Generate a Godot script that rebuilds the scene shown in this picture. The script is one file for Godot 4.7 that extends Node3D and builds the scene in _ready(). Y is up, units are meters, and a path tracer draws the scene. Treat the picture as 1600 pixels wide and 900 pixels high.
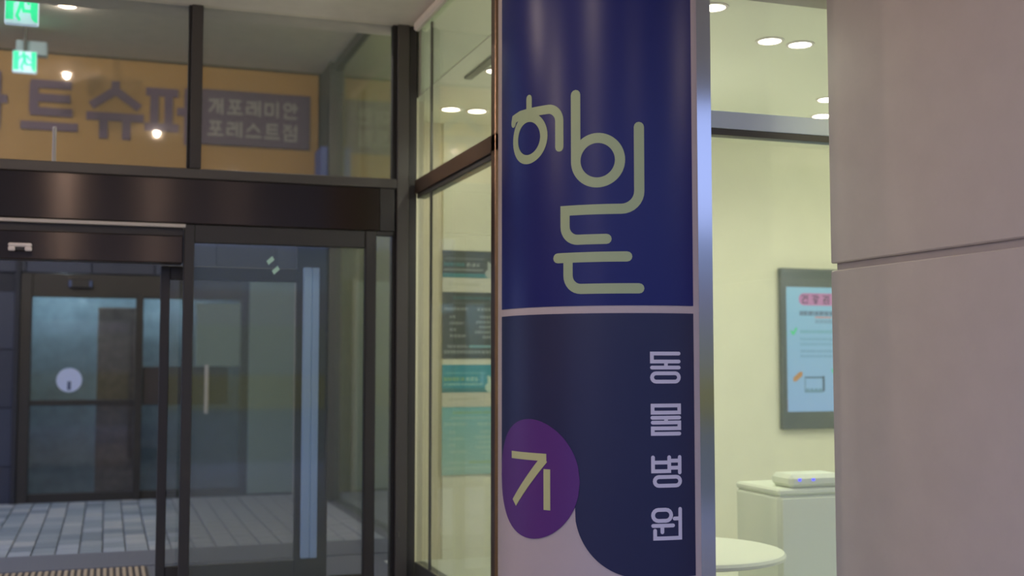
extends Node3D

# ---------------------------------------------------------------- materials
var M := {}

func mat(key: String, c: Color, rough := 0.7, metal := 0.0) -> StandardMaterial3D:
	var m := StandardMaterial3D.new()
	m.resource_name = key
	m.albedo_color = c
	m.roughness = rough
	m.metallic = metal
	M[key] = m
	return m

func srgb(r: float, g: float, b: float) -> Color:
	return Color(r / 255.0, g / 255.0, b / 255.0)

func glow(key: String, c: Color, k: float) -> StandardMaterial3D:
	var m := mat(key, c, 0.5)
	m.emission_enabled = true
	m.emission = c
	m.emission_energy_multiplier = k
	return m

func pane_mat(key: String, tint: Color, a: float) -> StandardMaterial3D:
	var m := mat(key, Color(tint.r, tint.g, tint.b, a), 0.03)
	m.transparency = BaseMaterial3D.TRANSPARENCY_ALPHA
	return m

func noise_tex(seed_: int, freq: float, lo: Color, hi: Color, size := 256) -> NoiseTexture2D:
	var n := FastNoiseLite.new()
	n.seed = seed_
	n.frequency = freq
	n.fractal_octaves = 4
	var t := NoiseTexture2D.new()
	t.noise = n
	t.width = size
	t.height = size
	t.seamless = true
	var g := Gradient.new()
	g.set_color(0, lo)
	g.set_color(1, hi)
	t.color_ramp = g
	return t

func grain(m: StandardMaterial3D, seed_: int, freq: float, amount: float, scale := 1.0) -> void:
	m.albedo_texture = noise_tex(seed_, freq, Color(1 - amount, 1 - amount, 1 - amount), Color(1, 1, 1))
	m.uv1_triplanar = true
	m.uv1_world_triplanar = true
	m.uv1_scale = Vector3.ONE * scale

func make_materials() -> void:
	mat("frame", srgb(76, 73, 69), 0.5, 0.25)
	mat("frame_dark", srgb(54, 52, 50), 0.5, 0.3)
	mat("gasket", srgb(30, 29, 28), 0.8)
	var h := mat("header", srgb(76, 69, 65), 0.3, 1.0)
	h.anisotropy_enabled = true
	h.anisotropy = -1.0
	mat("strip", srgb(190, 184, 176), 0.6)
	mat("steel", srgb(198, 200, 200), 0.12, 1.0)
	mat("rail_reflection", srgb(224, 240, 246), 0.35, 0.2)  # steel rail, its bluish reflection is painted in as base colour
	mat("steel_dark", srgb(96, 96, 90), 0.4, 0.6)
	mat("rail_brown", srgb(128, 104, 88), 0.3, 0.9)  # brownish reflection on the steel side rail, put into the colour
	mat("pull", srgb(180, 216, 255), 0.4)  # steel bar, the blue daylight it reflects is put into the colour
	pane_mat("glass", srgb(200, 215, 208), 0.05)
	pane_mat("glass_tint", srgb(96, 112, 106), 0.17)
	pane_mat("glass_green", srgb(150, 165, 128), 0.11)
	pane_mat("glass_grey", srgb(60, 66, 70), 0.25)
	grain(mat("soffit", srgb(240, 232, 218), 0.85), 3, 0.02, 0.03)
	grain(mat("pass_ceiling", srgb(234, 226, 208), 0.9), 4, 0.02, 0.05)
	grain(mat("beige_panel", srgb(206, 193, 183), 0.55), 5, 0.015, 0.025)
	mat("groove", srgb(186, 175, 167), 0.7)
	grain(mat("arcade_floor", srgb(196, 190, 182), 0.6), 6, 0.3, 0.3, 2.0)
	grain(mat("added_wall_base", srgb(228, 200, 60), 0.9), 40, 0.05, 0.2)
	mat("added_wall_mid", srgb(190, 180, 140), 0.9)
	mat("added_wall_pink", srgb(196, 176, 166), 0.9)
	mat("added_wall_top", srgb(206, 208, 204), 0.9)
	grain(mat("plaza", srgb(150, 144, 112), 0.8), 7, 0.2, 0.3, 0.5)
	grain(mat("stone", srgb(62, 70, 92), 0.6), 8, 0.25, 0.3, 2.0)
	grain(mat("stone_b", srgb(57, 64, 84), 0.6), 9, 0.25, 0.3, 2.0)
	mat("stone_joint", srgb(46, 48, 56), 0.9)
	for i in 5:
		grain(mat("paver%d" % i, [srgb(146, 158, 168), srgb(134, 148, 160), srgb(162, 170, 178), srgb(120, 134, 148), srgb(152, 164, 178)][i], 0.85), 20 + i, 0.4, 0.2, 3.0)
		grain(mat("kerb", srgb(106, 112, 126), 0.8), 30, 0.4, 0.25, 3.0)
	mat("mat_base", srgb(64, 62, 64), 0.9)
	mat("mat_rib", srgb(170, 156, 136), 0.6, 0.2)
	mat("yellow", srgb(154, 116, 50), 0.55)
	mat("purple_letter", srgb(82, 58, 82), 0.5)
	mat("purple_box", srgb(72, 54, 74), 0.5)
	mat("white_letter", srgb(132, 124, 120), 0.5)
	mat("black_trim", srgb(60, 60, 54), 0.7)
	mat("blue_banner", srgb(70, 82, 140), 0.6)
	mat("teal_panel", srgb(96, 150, 150), 0.6)
	mat("shop_wall", srgb(188, 190, 140), 0.9)
	grain(mat("pale_wall", srgb(150, 172, 182), 0.9), 31, 0.02, 0.12)
	grain(mat("brown_wall", srgb(126, 112, 104), 0.9), 32, 0.03, 0.2)
	mat("sticker", srgb(176, 190, 226), 0.6)
	mat("sticker_mark", srgb(70, 84, 120), 0.6)
	mat("white_plastic", srgb(226, 218, 212), 0.5)
	mat("reflection_box", srgb(136, 152, 160), 0.6)
	mat("dark_plastic", srgb(40, 38, 38), 0.5)
	mat("dark_band", srgb(52, 48, 50), 0.7)
	mat("pale_door", srgb(126, 148, 144), 0.7)
	grain(mat("clinic_wall", srgb(232, 231, 206), 0.9), 33, 0.01, 0.02)
	mat("clinic_strip", srgb(226, 218, 192), 0.8)
	mat("clinic_ceiling", srgb(230, 231, 212), 0.9)
	mat("clinic_floor", srgb(216, 219, 204), 0.5)
	mat("counter", srgb(226, 232, 212), 0.5)
	mat("bench", srgb(232, 236, 216), 0.6)
	grain(mat("shell", srgb(200, 186, 182), 0.45), 34, 0.01, 0.02)
	mat("vinyl_blue", srgb(25, 33, 104), 0.34)
	M["vinyl_blue"].metallic_specular = 0.42
	mat("vinyl_blue_low", srgb(29, 35, 74), 0.42)
	mat("vinyl_green", srgb(172, 188, 142), 0.45)
	mat("vinyl_white", srgb(218, 214, 226), 0.45)
	mat("vinyl_purple", srgb(92, 42, 122), 0.42)
	mat("vinyl_lime", srgb(202, 204, 142), 0.45)
	mat("tv_bezel", srgb(84, 96, 96), 0.25)
	mat("print_black", srgb(58, 66, 68), 0.6)
	mat("print_teal", srgb(52, 142, 148), 0.6)
	mat("print_teal_pale", srgb(122, 168, 158), 0.6)
	mat("print_white", srgb(208, 206, 186), 0.6)
	glow("lamp_white", Color(1.0, 0.97, 0.88), 14.0)
	glow("globe", Color(1.0, 0.99, 0.92), 3.0)
	glow("lamp_warm", Color(1.0, 0.9, 0.78), 14.0)
	glow("exit_green", srgb(32, 226, 160), 0.75)
	glow("exit_white", srgb(196, 220, 240), 0.62)
	mat("reflection_green", srgb(168, 206, 190), 0.5)  # green of the exit sign as mirrored in the door glass
	glow("fill_glow", srgb(232, 246, 206), 0.17)  # emission added to lift the dark void over the side glass
	glow("led_blue", srgb(90, 90, 255), 1.4)

# ---------------------------------------------------------------- mesh building
class Geo:
	var v := PackedVector3Array()
	var n := PackedVector3Array()
	var uv := PackedVector2Array()
	var step := 0

	func tri(a: Vector3, b: Vector3, c: Vector3, na: Vector3, nb: Vector3, nc: Vector3, ua := Vector2.ZERO, ub := Vector2.ZERO, uc := Vector2.ZERO) -> void:
		# front faces run clockwise
		var g := (b - a).cross(c - a)
		if g.dot(na + nb + nc) > 0.0:
			v.append_array([a, c, b]); n.append_array([na, nc, nb]); uv.append_array([ua, uc, ub])
		else:
			v.append_array([a, b, c]); n.append_array([na, nb, nc]); uv.append_array([ua, ub, uc])

	func flat_uv(p: Vector3, nn: Vector3) -> Vector2:
		var a := nn.abs()
		if a.z >= a.x and a.z >= a.y:
			return Vector2(p.x, p.y)
		if a.x >= a.y:
			return Vector2(p.z, p.y)
		return Vector2(p.x, p.z)

	func face(pts: Array, out: Vector3) -> void:
		var nn: Vector3 = (pts[1] - pts[0]).cross(pts[2] - pts[0]).normalized()
		if nn.dot(out) < 0.0:
			nn = -nn
		for i in range(1, pts.size() - 1):
			tri(pts[0], pts[i], pts[i + 1], nn, nn, nn, flat_uv(pts[0], nn), flat_uv(pts[i], nn), flat_uv(pts[i + 1], nn))

	func box(lo: Vector3, hi: Vector3, bev := 0.004) -> void:
		var c := (lo + hi) / 2.0
		var h := (hi - lo) / 2.0
		h = h.abs()
		var b: float = minf(bev, minf(h.x, minf(h.y, h.z)) * 0.6)
		var P := func(sx: int, sy: int, sz: int, ax: int) -> Vector3:
			var p := Vector3(sx * (h.x - b), sy * (h.y - b), sz * (h.z - b))
			p[ax] = [sx, sy, sz][ax] * h[ax]
			return c + p
		for ax in 3:
			for s in [-1, 1]:
				var q := []
				for k in [[-1, -1], [1, -1], [1, 1], [-1, 1]]:
					var sg := [0, 0, 0]
					sg[ax] = s; sg[(ax + 1) % 3] = k[0]; sg[(ax + 2) % 3] = k[1]
					q.append(P.call(sg[0], sg[1], sg[2], ax))
				var o := Vector3.ZERO; o[ax] = s
				face(q, o)
		if b <= 0.0002:
			return
		for ax in 3:
			var a1 := (ax + 1) % 3
			var a2 := (ax + 2) % 3
			for s1 in [-1, 1]:
				for s2 in [-1, 1]:
					var q := []
					for e in [[-1, a1], [1, a1], [1, a2], [-1, a2]]:
						var sg := [0, 0, 0]
						sg[ax] = e[0]; sg[a1] = s1; sg[a2] = s2
						q.append(P.call(sg[0], sg[1], sg[2], e[1]))
					var o := Vector3.ZERO; o[a1] = s1; o[a2] = s2
					face(q, o)
		for sx in [-1, 1]:
			for sy in [-1, 1]:
				for sz in [-1, 1]:
					face([P.call(sx, sy, sz, 0), P.call(sx, sy, sz, 1), P.call(sx, sy, sz, 2)], Vector3(sx, sy, sz))

	# polygon in x,y pushed from z0 to z1 under a transform
	func prism(poly: PackedVector2Array, z0: float, z1: float, t := Transform3D.IDENTITY) -> void:
		var idx := Geometry2D.triangulate_polygon(poly)
		var fz: Vector3 = t.basis.z.normalized()
		for i in range(0, idx.size(), 3):
			face([t * Vector3(poly[idx[i]].x, poly[idx[i]].y, z1), t * Vector3(poly[idx[i + 1]].x, poly[idx[i + 1]].y, z1), t * Vector3(poly[idx[i + 2]].x, poly[idx[i + 2]].y, z1)], fz)
			face([t * Vector3(poly[idx[i]].x, poly[idx[i]].y, z0), t * Vector3(poly[idx[i + 1]].x, poly[idx[i + 1]].y, z0), t * Vector3(poly[idx[i + 2]].x, poly[idx[i + 2]].y, z0)], -fz)
		var area := 0.0
		for i in poly.size():
			area += poly[i].cross(poly[(i + 1) % poly.size()])
		for i in poly.size():
			var a := poly[i]
			var b := poly[(i + 1) % poly.size()]
			var o := Vector2(b.y - a.y, a.x - b.x) * signf(area)
			face([t * Vector3(a.x, a.y, z0), t * Vector3(b.x, b.y, z0), t * Vector3(b.x, b.y, z1), t * Vector3(a.x, a.y, z1)], t.basis * Vector3(o.x, o.y, 0))

	# profile of (radius, height) points turned about the y axis at c
	func lathe(c: Vector3, prof: Array, seg := 28) -> void:
		for i in prof.size() - 1:
			var p: Vector2 = prof[i]
			var q: Vector2 = prof[i + 1]
			var d := q - p
			var nn := Vector2(d.y, -d.x).normalized()
			for k in seg:
				var a := TAU * k / seg
				var b := TAU * (k + 1) / seg
				var da := Vector3(cos(a), 0, sin(a))
				var db := Vector3(cos(b), 0, sin(b))
				var na := da * nn.x + Vector3.UP * nn.y
				var nb := db * nn.x + Vector3.UP * nn.y
				var A := c + da * p.x + Vector3.UP * p.y
				var B := c + db * p.x + Vector3.UP * p.y
				var C := c + db * q.x + Vector3.UP * q.y
				var D := c + da * q.x + Vector3.UP * q.y
				if p.x > 1e-5:
					tri(A, B, C, na, nb, nb)
				if q.x > 1e-5:
					tri(A, C, D, na, nb, na)

	# a stroke of lettering: points in a plane, laid on a surface by map(Vector2, lift) -> Vector3
	func stroke(pts: Array, w: float, map: Callable, lift: float, round_ends := true, longest := 1e9, closed := false) -> void:
		step += 1
		var top := lift + step * 0.00006
		var p: Array[Vector2] = []
		var last: int = pts.size() if closed else pts.size() - 1
		for i in last:
			var a: Vector2 = pts[i]
			var b: Vector2 = pts[(i + 1) % pts.size()]
			var k := maxi(1, int(ceil(a.distance_to(b) / longest)))
			for j in k:
				p.append(a.lerp(b, float(j) / k))
		if not closed:
			p.append(pts[-1])
		var L: Array[Vector2] = []
		var R: Array[Vector2] = []
		for i in range(p.size() - 1, 0, -1):
			if p[i].distance_to(p[i - 1]) < w * 0.02: p.remove_at(i)
		var m := p.size()
		for i in m:
			var has_in := closed or i > 0
			var has_out := closed or i < m - 1
			var din: Vector2 = (p[i] - p[(i - 1 + m) % m]).normalized() if has_in else Vector2.ZERO
			var dout: Vector2 = (p[(i + 1) % m] - p[i]).normalized() if has_out else Vector2.ZERO
			if not has_in: din = dout
			if not has_out: dout = din
			var t := (din + dout).normalized()
			var nn := Vector2(-t.y, t.x)
			var k: float = w / 2.0 / maxf(0.35, nn.dot(Vector2(-din.y, din.x)))
			L.append(p[i] + nn * k)
			R.append(p[i] - nn * k)
		var segs := m if closed else m - 1
		var put := func(a: Vector2, b: Vector2, c: Vector2) -> void:
			var A: Vector3 = map.call(a, top); var B: Vector3 = map.call(b, top); var C: Vector3 = map.call(c, top)
			tri(A, B, C, (A - map.call(a, 0.0)).normalized(), (B - map.call(b, 0.0)).normalized(), (C - map.call(c, 0.0)).normalized())
		var edge := func(a: Vector2, b: Vector2, out: Vector2) -> void:
			var o: Vector3 = map.call(a + out, top) - map.call(a, top)
			face([map.call(a, 0.0), map.call(b, 0.0), map.call(b, top), map.call(a, top)], o)
		for i in segs:
			var j := (i + 1) % m
			put.call(L[i], R[i], R[j])
			put.call(L[i], R[j], L[j])
			var side := (L[i] - R[i]).normalized() * 0.001
			edge.call(L[i], L[j], side)
			edge.call(R[i], R[j], -side)
		if not closed:
			for e in [[0, -1.0], [m - 1, 1.0]]:
				var c: Vector2 = p[e[0]]
				var from: Vector2 = L[e[0]] - c
				if not round_ends:
					edge.call(L[e[0]], R[e[0]], Vector2(from.y, -from.x).normalized() * 0.001 * e[1])
					continue
				for k in 6:
					var a := from.rotated(-e[1] * PI * k / 6.0)
					var b := from.rotated(-e[1] * PI * (k + 1) / 6.0)
					put.call(c, c + a, c + b)
					edge.call(c + a, c + b, (a + b).normalized() * 0.001)

	func mesh() -> ArrayMesh:
		var arr := []
		arr.resize(Mesh.ARRAY_MAX)
		arr[Mesh.ARRAY_VERTEX] = v
		arr[Mesh.ARRAY_NORMAL] = n
		arr[Mesh.ARRAY_TEX_UV] = uv
		var am := ArrayMesh.new()
		am.add_surface_from_arrays(Mesh.PRIMITIVE_TRIANGLES, arr)
		return am

# ---------------------------------------------------------------- object building
var taken := {}

func numbered(called: String) -> String:
	if not taken.has(called):
		taken[called] = 0
		return called
	taken[called] += 1
	return "%s_%03d" % [called, taken[called]]

func tag(o: Node3D, label: String, category: String, group := "", kind := "") -> Node3D:
	o.set_meta("label", label)
	o.set_meta("category", category)
	if group: o.set_meta("group", group)
	if kind: o.set_meta("kind", kind)
	return o

func thing(called: String, label: String, category: String, at := Vector3.ZERO, group := "", kind := "") -> Node3D:
	var o := Node3D.new()
	o.name = numbered(called)
	add_child(o)
	o.position = at
	tag(o, label, category, group, kind)
	return o

# world-space geometry g committed as one mesh under parent (an object whose own axes may be moved)
func obj(called: String, g: Geo, m: String, parent: Node3D = self, label := "") -> MeshInstance3D:
	var o := MeshInstance3D.new()
	o.name = numbered(called) if parent == self else called
	o.mesh = g.mesh()
	o.material_override = null
	o.mesh.surface_set_material(0, M[m])
	o.cast_shadow = GeometryInstance3D.SHADOW_CASTING_SETTING_ON
	parent.add_child(o, true)
	if parent != self:
		o.transform = parent.global_transform.affine_inverse()
	if label: o.set_meta("label", label)
	return o

func bx(x0: float, y0: float, z0: float, x1: float, y1: float, z1: float, bev := 0.004, g: Geo = null) -> Geo:
	if g == null: g = Geo.new()
	g.box(Vector3(minf(x0, x1), minf(y0, y1), minf(z0, z1)), Vector3(maxf(x0, x1), maxf(y0, y1), maxf(z0, z1)), bev)
	return g

func struct(called: String, g: Geo, m: String, label: String, category: String) -> MeshInstance3D:
	var o := obj(called, g, m)
	tag(o, label, category, "", "structure")
	return o

func arc(c: Vector2, r: float, a0: float, a1: float, n := 10, ry := -1.0) -> Array:
	var out := []
	for i in n + 1:
		var a := deg_to_rad(lerpf(a0, a1, float(i) / n))
		out.append(c + Vector2(cos(a) * r, sin(a) * (r if ry < 0 else ry)))
	return out

# Korean syllables as strokes in a 100 x 100 cell, y down; "o" marks a ring [cx, cy, r]
var HAN := {
	"마": [[[8, 18], [50, 18], [50, 82], [8, 82], [8, 10]], [[76, 0], [76, 100]], [[76, 48], [98, 48]]],
	"트": [[[16, 8], [88, 8]], [[22, 8], [22, 62]], [[22, 35], [86, 35]], [[16, 62], [90, 62]], [[0, 90], [100, 90]]],
	"슈": [[[50, 0], [50, 16], [8, 44]], [[50, 16], [92, 44]], [[0, 62], [100, 62]], [[30, 62], [30, 100]], [[70, 62], [70, 100]]],
	"퍼": [[[2, 10], [70, 10]], [[0, 72], [72, 72]], [[20, 10], [20, 72]], [[50, 10], [50, 72]], [[92, 0], [92, 100]], [[68, 42], [92, 42]]],
	"개": [[[6, 14], [44, 14], [36, 52], [8, 86]], [[62, 4], [62, 92]], [[88, 0], [88, 100]], [[62, 48], [88, 48]]],
	"포": [[[12, 10], [88, 10]], [[12, 54], [88, 54]], [[34, 10], [34, 54]], [[66, 10], [66, 54]], [[50, 54], [50, 88]], [[0, 88], [100, 88]]],
	"래": [[[6, 14], [42, 14], [42, 46], [8, 46], [8, 80], [48, 80]], [[62, 4], [62, 94]], [[88, 0], [88, 100]], [[62, 46], [88, 46]]],
	"미": [[[8, 18], [52, 18], [52, 80], [8, 80], [8, 10]], [[84, 0], [84, 100]]],
	"안": [["o", 32, 28, 22], [[74, 0], [74, 64]], [[74, 30], [98, 30]], [[16, 66], [16, 94], [90, 94]]],
	"레": [[[4, 14], [40, 14], [40, 46], [6, 46], [6, 80], [46, 80]], [[64, 4], [64, 94]], [[46, 44], [64, 44]], [[90, 0], [90, 100]]],
	"스": [[[50, 4], [50, 20], [8, 58]], [[50, 20], [92, 58]], [[0, 88], [100, 88]]],
	"점": [[[4, 10], [58, 10]], [[32, 10], [30, 24], [4, 50]], [[30, 24], [60, 50]], [[86, 0], [86, 56]], [[64, 28], [86, 28]], [[18, 66], [84, 66], [84, 98], [18, 98], [18, 58]]],
	"건": [[[6, 12], [52, 12], [46, 40], [12, 60]], [[84, 0], [84, 66]], [[60, 34], [84, 34]], [[16, 64], [16, 94], [90, 94]]],
	"강": [[[6, 12], [50, 12], [44, 36], [12, 54]], [[74, 0], [74, 58]], [[74, 28], [98, 28]], ["o", 50, 80, 18]],
	"검": [[[6, 12], [52, 12], [46, 40], [12, 56]], [[84, 0], [84, 58]], [[60, 30], [84, 30]], [[18, 66], [84, 66], [84, 98], [18, 98], [18, 58]]],
	"진": [[[4, 10], [58, 10]], [[32, 10], [30, 26], [4, 54]], [[30, 26], [60, 54]], [[84, 0], [84, 66]], [[16, 64], [16, 94], [90, 94]]],
	# squared lettering used on the lower pillar panel
	"동'": [[[94, 6], [6, 6], [6, 31], [94, 31]], [[51, 31], [51, 50]], [[6, 50], [94, 50]], ["r", 6, 68, 94, 94]],
	"물'": [["q", 7, 6, 94, 28], [[6, 44], [94, 44]], [[50, 44], [50, 59]], [[7, 59], [94, 59], [94, 77], [7, 77], [7, 94], [94, 94]]],
	"병'": [[[7, 5], [7, 48], [59, 48], [59, 5]], [[7, 21], [59, 21]], [[94, 5], [94, 53]], [[59, 16], [94, 16]], [[59, 38], [94, 38]], ["r", 12, 66, 95, 93]],
	"원'": [["r", 6, 6, 64, 40], [[6, 55], [70, 55]], [[35, 55], [35, 75]], [[75, 34], [94, 34]], [[12, 70], [12, 94], [94, 94], [94, 5]]],
}

# lays one syllable into the rectangle x0..x1, y0..y1 (y up) of the surface that map describes
func syllable(g: Geo, s: String, x0: float, y0: float, x1: float, y1: float, w: float, map: Callable, lift: float, rounded := false, longest := 1e9) -> void:
	var at := func(a: float, b: float) -> Vector2:
		return Vector2(lerpf(x0, x1, a / 100.0), lerpf(y1, y0, b / 100.0))
	for st in HAN[s]:
		var kind: String = st[0] if st[0] is String else ""
		if kind == "o":
			g.stroke(arc(at.call(st[1], st[2]), st[3] / 100.0 * (x1 - x0), 0, 345, 23, st[3] / 100.0 * (y1 - y0)), w, map, lift, false, longest, true)
		elif kind == "q":
			g.stroke([at.call(st[1], st[2]), at.call(st[3], st[2]), at.call(st[3], st[4]), at.call(st[1], st[4])], w, map, lift, false, longest, true)
		elif kind == "r":
			var a: Vector2 = at.call(st[1], st[4])
			var b: Vector2 = at.call(st[3], st[2])
			var r := (b.y - a.y) / 2.0
			g.stroke(arc(Vector2(b.x - r, a.y + r), r, -90, 90, 8) + arc(Vector2(a.x + r, a.y + r), r, 90, 270, 8), w, map, lift, false, longest, true)
		else:
			var pts := []
			for q in st:
				pts.append(at.call(q[0], q[1]))
			g.stroke(pts, w, map, lift, rounded, longest)

# ---------------------------------------------------------------- lamps
func downlight(x: float, y: float, z: float, r: float, lens: String, energy: float, col: Color, label: String, group: String, spot := true) -> void:
	var t := thing("downlight", label, "ceiling light", Vector3(x, y, z), group)
	var g := Geo.new()
	g.lathe(Vector3(x, y, z), [Vector2(r * 1.3, 0.0), Vector2(r * 1.28, -0.006), Vector2(r * 1.02, -0.008), Vector2(r, -0.002), Vector2(r, 0.0)])
	obj("trim_ring", g, "white_plastic", t)
	g = Geo.new()
	g.lathe(Vector3(x, y, z), [Vector2(r, -0.001), Vector2(r * 0.97, -0.005), Vector2(r * 0.6, -0.007), Vector2(0, -0.008)])
	obj("lens", g, lens, t)
	if not spot:
		var o := OmniLight3D.new()
		o.name = "lamp"
		o.light_color = col
		o.light_energy = energy
		o.light_size = r * 0.4
		o.omni_range = 20
		o.omni_attenuation = 2
		o.shadow_enabled = true
		t.add_child(o)
		o.position = Vector3(0, -0.024, 0)
	else:
		var l := SpotLight3D.new()
		l.name = "lamp"
		l.light_color = col
		l.light_energy = energy
		l.light_size = r * 0.9
		l.spot_angle = 78
		l.spot_angle_attenuation = 0.6
		l.spot_range = 20
		l.spot_attenuation = 2
		l.shadow_enabled = true
		t.add_child(l)
		l.position = Vector3(0, -0.03, 0)
		l.rotation_degrees = Vector3(-90, 0, 0)

func pendant(x: float, y: float, z: float, energy: float, col: Color, label: String) -> void:  # unseen fill lamps added to brighten the clinic's ceiling and walls
	var t := thing("fill_pendant", label, "fill lamp", Vector3(x, y, z), "added clinic fill globes")
	var g := Geo.new()
	g.lathe(Vector3(x, y, z), [Vector2(0, 3.25 - y), Vector2(0.005, 3.25 - y), Vector2(0.005, 0.14), Vector2(0.03, 0.13), Vector2(0.03, 0.10)].map(func(p): return p), 12)
	obj("cord", g, "white_plastic", t)
	g = Geo.new()
	var prof := []
	for i in 13:
		var a := PI / 2 - PI * i / 12.0
		prof.append(Vector2(cos(a), sin(a)) * 0.12)
	prof.reverse()
	g.lathe(Vector3(x, y, z), prof, 24)
	obj("globe", g, "globe", t)
	var o := OmniLight3D.new()
	o.name = "lamp"
	o.light_color = col
	o.light_energy = energy
	o.light_size = 0.1
	o.omni_range = 20
	o.omni_attenuation = 2
	o.shadow_enabled = true
	t.add_child(o)

# ---------------------------------------------------------------- the pillar's surface
const PC := Vector2(2.384, -5.26)      # axis (x, z)
const PR := 0.603
var pn := Vector2.ZERO
var pr := Vector2.ZERO

func on_pillar(p: Vector2, lift: float) -> Vector3:   # p.x metres round the shaft from the middle, p.y height
	var a := p.x / PR
	var d := pn * cos(a) + pr * sin(a)
	return Vector3(PC.x + d.x * (PR + lift), p.y, PC.y + d.y * (PR + lift))

# a sheet wrapped round the shaft between s0 and s1, its lower and upper edges given by functions of s
func wrap_sheet(s0: float, s1: float, low: Callable, high: Callable, lift: float, n := 48) -> Geo:
	var g := Geo.new()
	for i in n:
		var a := lerpf(s0, s1, float(i) / n)
		var b := lerpf(s0, s1, float(i + 1) / n)
		var na := (on_pillar(Vector2(a, 0), 1.0) - on_pillar(Vector2(a, 0), 0.0)).normalized()
		var nb := (on_pillar(Vector2(b, 0), 1.0) - on_pillar(Vector2(b, 0), 0.0)).normalized()
		var pts := [Vector2(a, low.call(a)), Vector2(b, low.call(b)), Vector2(b, high.call(b)), Vector2(a, high.call(a))]
		var q := []
		for p in pts: q.append(on_pillar(p, lift))
		g.tri(q[0], q[1], q[2], na, nb, nb, pts[0], pts[1], pts[2])
		g.tri(q[0], q[2], q[3], na, nb, na, pts[0], pts[2], pts[3])
		g.face([q[0], q[1], on_pillar(pts[1], 0), on_pillar(pts[0], 0)], Vector3.DOWN)
		g.face([q[3], q[2], on_pillar(pts[2], 0), on_pillar(pts[3], 0)], Vector3.UP)
		if i == 0:
			g.face([q[0], q[3], on_pillar(pts[3], 0), on_pillar(pts[0], 0)], q[0] - q[1])
		if i == n - 1:
			g.face([q[1], q[2], on_pillar(pts[2], 0), on_pillar(pts[1], 0)], q[1] - q[0])
	return g

func exit_sign(x0: float, x1: float, y0: float, y1: float, z: float, top: float, label: String, reflection_box := false) -> void:
	var t := thing("exit_sign", label, "exit sign", Vector3((x0 + x1) / 2, y0, z), "green running figure signs")
	var w := x1 - x0
	var h := y1 - y0
	obj("case", bx(x0, y0, z - 0.05, x1, y1, z, 0.008), "exit_white", t)
	var at := func(p: Vector2, lift: float) -> Vector3:
		return Vector3(x0 + p.x * w, y0 + p.y * h, z + lift)
	var g := Geo.new()
	var T := Transform3D(Basis(Vector3(w, 0, 0), Vector3(0, h, 0), Vector3(0, 0, 1)), Vector3(x0, y0, z))
	g.prism(PackedVector2Array([Vector2(.03, .12), Vector2(.26, .12), Vector2(.26, .97), Vector2(.03, .97)]), 0, 0.002, T)
	obj("green_bar", g, "exit_green", t)
	g = Geo.new()
	g.prism(PackedVector2Array([Vector2(.76, .3), Vector2(.79, .18), Vector2(.86, .1), Vector2(.97, .06), Vector2(.97, .97), Vector2(.76, .97)]), 0, 0.002, T)
	obj("green_bar", g, "exit_green", t)
	g = Geo.new()
	g.prism(PackedVector2Array(arc(Vector2(.45, .9), .065, 0, 330, 11)), 0, 0.002, T)
	var W := 0.09
	g.stroke([Vector2(.47, .8), Vector2(.5, .6)], 0.15, at, 0.002)
	g.stroke([Vector2(.48, .78), Vector2(.36, .76), Vector2(.28, .64)], W, at, 0.002)
	g.stroke([Vector2(.5, .79), Vector2(.62, .75), Vector2(.7, .6)], W, at, 0.002)
	g.stroke([Vector2(.5, .6), Vector2(.56, .38), Vector2(.78, .38)], W, at, 0.002)
	g.stroke([Vector2(.48, .58), Vector2(.36, .24), Vector2(.43, .14)], W, at, 0.002)
	obj("running_figure", g, "exit_green", t)
	var c := (x0 + x1) / 2
	if reflection_box:
		obj("reflection_box", bx(x0 + 0.02, y1 - 0.02, z - 0.16, x1 + 0.09, y1 + 0.12, z - 0.055, 0.01), "reflection_box", t)  # ghost reflection above the sign, built as a solid pale box
	obj("hanger", bx(c - 0.012, y1 - 0.005, z - 0.04, c + 0.012, top, z - 0.016, 0.002), "frame", t)
	var l := OmniLight3D.new()
	l.name = "glow"
	l.light_color = srgb(110, 255, 200)
	l.light_energy = 0.02
	l.light_size = 0.1
	l.omni_range = 12
	l.omni_attenuation = 2
	l.shadow_enabled = true
	t.add_child(l)
	l.position = Vector3(0, h / 2, 0.12)

# ---------------------------------------------------------------- printed sheets
func fill(im: Image, x: float, y: float, w: float, h: float, c: Color) -> void:
	im.fill_rect(Rect2i(int(x), int(y), maxi(1, int(w)), maxi(1, int(h))), c)

func text_row(im: Image, rng: RandomNumberGenerator, x: float, y: float, w: float, h: float, c: Color) -> void:
	# a row of small lettering too far away to be read
	var under := im.get_pixel(int(x), int(y)).lerp(c, 0.4)
	fill(im, x, y, w, h, under)
	var at := x
	while at < x + w:
		var k := rng.randf_range(0.7, 1.2) * h
		for j in 3:
			fill(im, at + rng.randf() * k * 0.5, y + j * h * 0.36, k * rng.randf_range(0.3, 0.75), maxf(1, h * 0.16), c)
		fill(im, at + rng.randf() * k * 0.7, y, maxf(1, h * 0.17), h, c)
		at += k + h * 0.22
		if rng.randf() < 0.18: at += h * 0.5

func dab(im: Image, cx: float, cy: float, rx: float, ry: float, c: Color) -> void:
	for y in range(int(cy - ry), int(cy + ry) + 1):
		for x in range(int(cx - rx), int(cx + rx) + 1):
			if x >= 0 and y >= 0 and x < im.get_width() and y < im.get_height() and pow((x - cx) / rx, 2) + pow((y - cy) / ry, 2) <= 1.0:
				im.set_pixel(x, y, c)

func line(im: Image, a: Vector2, b: Vector2, w: float, c: Color) -> void:
	var n := int(a.distance_to(b)) + 1
	for i in n + 1:
		var p := a.lerp(b, float(i) / n)
		fill(im, p.x - w / 2, p.y - w / 2, w, w, c)

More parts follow.
